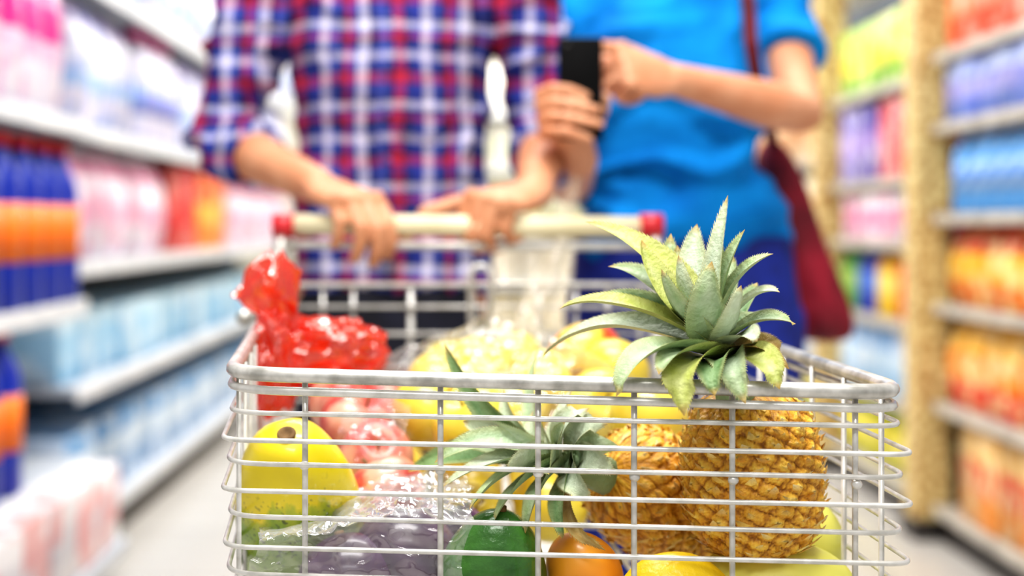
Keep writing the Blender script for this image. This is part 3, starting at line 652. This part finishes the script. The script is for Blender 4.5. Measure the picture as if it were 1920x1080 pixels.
sheet('produce_bag',f4,50,80,M['film'],'clear plastic bag over the red apples beside the papaya','plastic bag',.007,30)
def f3(u,v):
    w=.006+.022*min(1,v*1.5)
    c=P(1083-70*v-15*v*v,335+285*v,1.97-.30*v)
    return c+V((u-.5)*2*w,.012*math.sin(u*9),0)
sheet('produce_bag',f3,24,60,M['film2'],'milky plastic bag hanging from the hand that holds the phone','plastic bag',.006,30)
t=thing('red_plastic_bag',P(600,760,1.4),'thin crinkled red plastic bag with twisted top at the left rim','plastic bag')
g=G()
def blob(cx,rx,ry,rz,amp,sc,n=120,m=80,rot=None):
    rs=[]
    for i in range(m+1):
        th=PI*(i+.02)/(m+.04); ring=[]
        for k in range(n):
            a=2*PI*k/n; d=V(math.sin(th)*math.cos(a),math.sin(th)*math.sin(a),-math.cos(th))
            q=d*sc+V(7,3,1); r=1+amp*((1-abs(noise.noise(q))*2.2)+.6*(1-abs(noise.noise(q*2.3))*2)+.2*(1-abs(noise.noise(q*4.7))*2))
            f=lambda x: math.copysign(abs(x)**.8,x)
            p=V(f(d.x)*rx*r,f(d.y)*ry*r,f(d.z)*rz*r); ring.append(Vector(cx)+(rot@p if rot else p))
        rs.append(ring)
    g.rings(rs)
blob(P(604,657,1.42),.057,.050,.028,.20,1.9)
blob(P(517,680,1.38),.020,.04,.045,.20,2.0)
mk('pouch',g,M['redfilm'],t,smooth=True)
g=G(); rs=[]
ctr=[P(545,625,1.40),P(530,600,1.39),P(512,578,1.385),P(500,550,1.38),P(510,518,1.38),P(522,486,1.38)]
rad=[.020,.011,.016,.025,.021,.006]
path=[];rr=[]
for i in range(len(ctr)-1):
    for k in range(7): path.append(ctr[i].lerp(ctr[i+1],k/7)); rr.append(rad[i]+(rad[i+1]-rad[i])*k/7)
path.append(ctr[-1]); rr.append(rad[-1])
for i,(p,r) in enumerate(zip(path,rr)):
    ring=[]
    for k in range(64):
        a=2*PI*k/64; w=r*(1+.55*abs(math.sin(3.5*a+i*.15))-.28+.24*abs(math.sin(8*a-i*.1))); ring.append(p+V(w*math.cos(a),.7*w*math.sin(a),.010*math.sin(3*a+i*.3)))
    rs.append(ring)
g.rings(rs); mk('twisted_top',g,M['redfilm'],t)
# ---------------------------------------------------------------- people
def hand(g,wrist,d,n,mir,curls,thumb=(.7,.6,-.3),sp=.09,k=1.0,fl=1.0,fr=1.0,tl=1.0):
    d=d.normalized(); n=(n-d*n.dot(d)).normalized(); s=d.cross(n)*mir
    rs=[]
    for (t,w,h,dn) in ((-.012,.024,.018,0),(.0,.026,.0185,0),(.03,.036,.0175,-.002),(.06,.041,.0150,0),(.083,.041,.0125,.001),(.095,.036,.010,0)):
        c=wrist+d*t*k+n*dn; rs.append([c+s*w*k*math.copysign(abs(math.cos(a))**.8,math.cos(a))+n*h*k*math.sin(a) for a in [2*PI*q/16 for q in range(16)]])
    g.rings(rs)
    for so in (.0305,.0105,-.0105,-.0305): g.ell(wrist+(d*.086+s*so+n*.006)*k,.0088*k,.0088*k,.0088*k,10,8)
    spec=[(.0305,.086,(.043,.026,.021),.0090),(.0105,.090,(.047,.030,.022),.0093),(-.0105,.087,(.043,.027,.021),.0088),(-.0305,.079,(.033,.021,.019),.0078)]
    for i,(so,fo,ls,r) in enumerate(spec):
        r*=fr
        p=wrist+(d*(fo-.02)+s*so)*k; dd=(d+s*sp*(1.5-i)).normalized(); pts=[p,wrist+(d*fo+s*so)*k]; ang=0; rr=[r*k*1.05,r*k*1.06]
        p=pts[-1]
        for j,l in enumerate(ls):
            l*=fl
            ang+=math.radians(curls[i][j]); v=dd*math.cos(ang)-n*math.sin(ang)
            pts.append(p+v*l*k*.5); rr.append(r*k*(1-.05*j)*.95); p=p+v*l*k; pts.append(p); rr.append(r*k*(1-.09*(j+1))*(1.03 if j<2 else .95))
        g.tube(pts,rr,10,True)
    p=wrist+(d*.022+s*.022-n*.004)*k; v=(s*thumb[0]+d*thumb[1]+n*thumb[2]).normalized(); v2=(v*.8+d*.5-n*.15).normalized()
    g.tube([p,p+v*.042*k*tl,p+(v*.042+v2*.032)*k*tl,p+(v*.042+v2*.056)*k*tl],[.0155*k,.0125*k,.0110*k,.0095*k],10,True)
def ering(c,rx,ry,n=28,e=.85):
    out=[]
    for k in range(n):
        a=2*PI*k/n; ca,sa=math.cos(a),math.sin(a); out.append(V(c.x+rx*math.copysign(abs(ca)**e,ca),c.y+ry*math.copysign(abs(sa)**e,sa),c.z))
    return out
def person(nm,label,cx,cy,rings,sh,el,wr,skin,legs,headz,hands,shirt,vox):
    t=thing('person',(cx,cy,0),label,'person')
    g=G()
    g.rings([ering(V(cx+dx,cy,z),rx*.80,ry*.74) for (z,rx,ry,dx) in rings])
    zt=rings[-1][0]
    g.tube([V(cx,cy+.01,zt-.06),V(cx,cy,zt+.03),V(cx,cy-.01,headz-.05)],[.062,.054,.055],16)
    g.ell(V(cx,cy-.01,headz),.074,.095,.115,24,16); g.ell(V(cx,cy-.035,headz-.06),.055,.06,.06,18,12)
    g.tube([V(cx,cy-.10,headz+.015),V(cx,cy-.122,headz-.022),V(cx,cy-.1,headz-.03)],[.008,.015,.012],10,True)
    for s in (-1,1):
        g.ell(V(cx+s*.076,cy,headz-.01),.010,.022,.032,12,8)
        g.tube([V(cx+s*.09,cy,.92),V(cx+s*.10,cy-.01,.5),V(cx+s*.105,cy+.01,.09)],[.078,.055,.04],14,True)
    for s in range(2):
        a,b,c=sh[s],el[s],wr[s]
        g.tube([a,a.lerp(b,.4),b,b.lerp(c,.25),b.lerp(c,.7),c],[r*skin[1] for r in (.050,.045,.041,.043,.033,.027)],16,True)
    hands(g)
    remesh('body',g,skin[0],t,vox,2)
    shirt(t)
    g=G()
    lz,lrx,lry,ldx=legs[0]
    g.rings([ering(V(cx+ldx,cy,z),rx,ry) for z,rx,ry in ((.80,lrx*.98,lry),(.88,lrx,lry),(lz,lrx*.94,lry*.95))])
    for s in (-1,1):
        g.tube([V(cx+ldx+s*lrx*.5,cy,.86),V(cx+ldx+s*lrx*.54,cy,.7),V(cx+s*.10,cy-.015,.48),V(cx+s*.105,cy,.28),V(cx+s*.105,cy+.01,.06)],[lrx*.55,lrx*.5,.074,.066,.062],18)
    remesh('trousers',g,legs[1],t,.009,4,lambda p:.006*noise.noise(p*14))
    for s in (-1,1):
        g=G(); x=cx+s*.105
        g.rings([[V(x+w*math.cos(a),y,max(.002,h*.5+h*.5*math.sin(a))) for a in [2*PI*q/16 for q in range(16)]] for (y,w,h) in ((cy+.085,.02,.05),(cy+.07,.036,.09),(cy,.042,.10),(cy-.08,.046,.075),(cy-.15,.04,.055),(cy-.185,.015,.03))]); mk('shoe',g,M['shoe'],t)
    g=G(); rs=[]
    for i in range(9):
        th=PI*.5*i/8+.08; rs.append(ering(V(cx,cy+.008+.015*math.sin(th),headz+.022+.108*math.cos(th)),.083*math.sin(th),.100*math.sin(th),24,1))
    if nm=='w':
        for z in (-.05,-.12,-.17): rs.append(ering(V(cx,cy+.05,headz+z),.085,.055,24,1))
    g.rings(rs); mk('hair',g,M['hair'],t)
    for s in (-1,1):
        g=G(); g.ell(V(cx+s*.031,cy-.093,headz+.012),.012,.008,.007,10,8); mk('eye',g,M['glass'],t)
    g=G(); g.ell(V(cx,cy-.097,headz-.062),.024,.008,.007,14,8); mk('lips',g,M['maroon'],t)
    return t
mx,my=-.135,2.2
msh=(V(-.335,2.21,1.42),V(.085,2.21,1.42)); mel=(P(412,262,2.16),P(1024,255,2.17)); mwr=(P(598,350,1.915),P(1000,362,1.915))
def mhands(g):
    c4=[(34,44,26),(38,46,26),(40,46,26),(42,48,26)]
    hand(g,mwr[0],V(.62,-.74,-.24),V(.05,-.1,1),-1,c4,(.75,.5,-.4),.02,1.16,.86,1.14)
    c5=[(64,66,45),(66,66,45),(68,66,45),(70,66,45)]
    hand(g,mwr[1],V(-.66,-.72,-.16),V(0,-.3,1),1,c5,(.75,.75,-.15),.0,1.14,.92,1.16,1.15)
mr=[(.915,.164,.126,0),(1.0,.157,.122,0),(1.12,.155,.122,0),(1.25,.159,.126,0),(1.33,.172,.124,0),(1.39,.182,.112,0),(1.42,.180,.102,0),(1.47,.125,.08,0),(1.50,.075,.068,0)]
def mshirt(t):
    g=G(); g.rings([ering(V(mx,my,z),rx,ry) for z,rx,ry,_ in mr])
    for s in range(2):
        a,b,c=msh[s],mel[s],mwr[s]; e=b.lerp(c,.26); f=b.lerp(c,.33)
        g.tube([a+V((.08 if s==0 else -.08),0,.01),a,a.lerp(b,.5),b+(b-c).normalized()*.005,b.lerp(c,.12),e,f],[.085,.076,.061,.054,.052,.050,.051],20)
    def sd(p):
        e=abs(p.x-mx)/.2
        q=noise.noise(V(p.x*9+p.z*7,p.y*8,p.z*13-p.x*8))
        q2=noise.noise(V(p.x*5+3,p.y*5,p.z*3))
        return .007*noise.noise(p*8)+.018*(max(0,.55-abs(q)*2.2))*(.5+.8*e)+.016*max(0,.5-abs(q2)*2)-.004
    sh=remesh('shirt',g,M['plaid'],t,.006,3,sd)
    g=G(); g.rings([[V(mx+.004+sx*w,my-.1185-d-oy,z) for sx,oy in ((-1,0),(1,0),(1,.004),(-1,.004))] for z,d,w in ((.925,.012,.016),(1.0,.009,.016),(1.12,.010,.016),(1.25,.014,.016),(1.35,.010,.016))]); mk('placket',g,M['plaid'],sh)
    for k in range(6):
        z=.97+k*.075; g=G(); g.ell(V(mx+.004,my-.134-.003*(k in(3,4)),z),.005,.003,.005,10,6); mk('button',g,M['button'],sh)
    for s in range(2):
        b,c=mel[s],mwr[s]; g=G(); g.tube([b.lerp(c,.27),b.lerp(c,.28),b.lerp(c,.39),b.lerp(c,.40)],[.048,.056,.054,.044],20); mk('cuff',g,M['plaid'],sh)
person('m','person in a blue, red and white plaid shirt pushing the cart with both hands',mx,my,mr,msh,mel,mwr,(M['skin1'],1.0),((.95,.158,.122,0),M['denim1']),1.64,mhands,mshirt,.0034)
wx,wy=.358,2.36
wsh=(V(.182,2.37,1.385),V(.552,2.36,1.39)); wel=(P(1062,350,2.36),P(1500,212,2.2)); wwr=(P(1090,305,2.05),P(1258,148,2.05))
def whands(g):
    hand(g,wwr[1],P(1165,125,1.995)-wwr[1],V(-.1,-.9,.42),1,[(10,16,12),(82,88,50),(84,90,50),(86,90,50)],(.15,.95,-.45),.0,1.1,.9,1.12)
    g.tube([wwr[0],P(1082,275,2.02),P(1062,245,1.995),P(1045,210,1.99),P(1040,180,1.985)],[.027,.028,.030,.026,.017],14,True)
    for i,(y,y2,xe,r) in enumerate(((176,166,1100,.0078),(199,192,1120,.0082),(223,219,1126,.0080),(246,246,1106,.0072))):
        g.tube([P(1050,y+12,1.985),P(1016,y+6,1.968),P(1009+3*i,y,1.942),P(1036,y2-2,1.927),P(1070,y2+3,1.925),P(xe,y2+14,1.929)],[r*1.25,r*1.2,r*1.18,r*.98,r*1.06,r*.82],10,True)
    g.tube([P(1075,260,2.01),P(1108,240,1.995),P(1130,205,1.978),P(1136,182,1.968)],[.016,.013,.0105,.0088],10,True)
wr_=[(.985,.178,.120,.008),(1.05,.166,.113,.004),(1.12,.158,.112,0),(1.20,.168,.124,0),(1.27,.174,.130,0),(1.35,.178,.112,0),(1.40,.150,.09,0),(1.44,.095,.066,0),(1.455,.08,.06,0)]
def wshirt(t):
    g=G(); g.rings([ering(V(wx+dx,wy,z),rx,ry) for z,rx,ry,dx in wr_])
    for s in range(2):
        a,b=wsh[s],wel[s]; g.tube([a+V((.07 if s==0 else -.07),0,.01),a,a.lerp(b,.25),a.lerp(b,.42),a.lerp(b,.44)],[.078,.074,.066,.064,.062],20)
    def dsp(p):
        k=max(0.4,min(1,(1.36-p.z)/.2)); q=V((p.x-wx)*4+p.z*4,p.y*3,(p.z-.55*(p.x-wx))*11)
        n=noise.noise(q); m=noise.noise(q*.55+V(4,1,7))
        return .010*noise.noise(p*7)+k*(.062*max(0,.5-abs(n)*2.0)+.048*max(0,.45-abs(m)*2.0))-.014*k
    remesh('t_shirt',g,M['tee'],t,.007,2,dsp)
person('w','person in a bright blue T-shirt and navy jeans holding a phone and pointing at it',wx,wy,wr_,wsh,wel,wwr,(M['skin2'],.95),((1.0,.205,.128,.02),M['denim2']),1.59,whands,wshirt,.0034)
t=thing('phone',P(1088,245,1.954),'black smartphone held upright in front of the blue T-shirt','phone')
a=P(1046,70,1.952); b=P(1130,262,1.952)
g=G(); g.box((a.x,1.948,b.z),(b.x,1.957,a.z),.0035); mk('case',g,M['black'],t)
g=G(); g.box((a.x+.004,1.9565,b.z+.008),(b.x-.004,1.9578,a.z-.008)); mk('screen',g,M['glass'],t,smooth=False)
g=G(); g.lathe([(0,0),(.005,0),(.005,.0012),(0,.0014)],14); g.xf(Matrix.Translation(V(a.x+.014,1.948,a.z-.014))@Matrix.Rotation(PI/2,4,'X')); mk('camera_lens',g,M['glass'],t)
t=thing('shoulder_bag',P(1520,640,2.46),'maroon shoulder bag hanging behind the arm of the person in blue','bag')
g=G(); rs=[]
for (px,py,rx,ry) in ((1446,262,.014,.03),(1454,300,.038,.045),(1468,380,.054,.055),(1486,470,.066,.06),(1518,560,.076,.065),(1540,615,.068,.06),(1548,642,.044,.035)):
    c=P(px,py,2.48); rs.append([V(c.x+rx*math.cos(a)*(1+.08*math.sin(3*a+py)+.05*math.sin(7*a+py*.1)),c.y+ry*math.sin(a)*(1+.10*math.sin(6*a+py*.05)),c.z) for a in [2*PI*k/32 for k in range(32)]])
g.rings(rs); ob=mk('pouch',g,M['maroon'],t); ob.modifiers.new('s','SUBSURF').levels=2; ob.modifiers['s'].render_levels=2
g=G(); pts=[P(1400,-70,2.33),P(1402,-10,2.225),P(1408,80,2.195),P(1422,170,2.215),P(1440,230,2.30),P(1450,275,2.46)]
rs=[]
for i,p in enumerate(pts):
    rs.append([p+V(x,y,0) for x,y in ((-.011,-.003),(.011,-.003),(.011,.003),(-.011,.003))])
g.rings(rs); mk('strap',g,M['strap'],t,smooth=False)
# ---------------------------------------------------------------- world, camera
w=bpy.data.worlds.new('world'); SC.world=w; w.use_nodes=True; bg=w.node_tree.nodes['Background']; bg.inputs[0].default_value=(1,.99,.97,1); bg.inputs[1].default_value=.52
cd=bpy.data.cameras.new('camera'); co_=bpy.data.objects.new('camera',cd); COL.objects.link(co_); co_.location=(0,0,ZC); co_.rotation_euler=(PI/2,0,0)
cd.sensor_width=36; cd.lens=F/1920*36; cd.shift_x=75/1920; cd.shift_y=-120/1920; cd.clip_start=.05
cd.dof.use_dof=True; cd.dof.focus_distance=1.0; cd.dof.aperture_fstop=2.4
SC.camera=co_
SC.view_settings.view_transform='Standard'
try: SC.view_settings.look='Medium High Contrast'
except Exception: pass
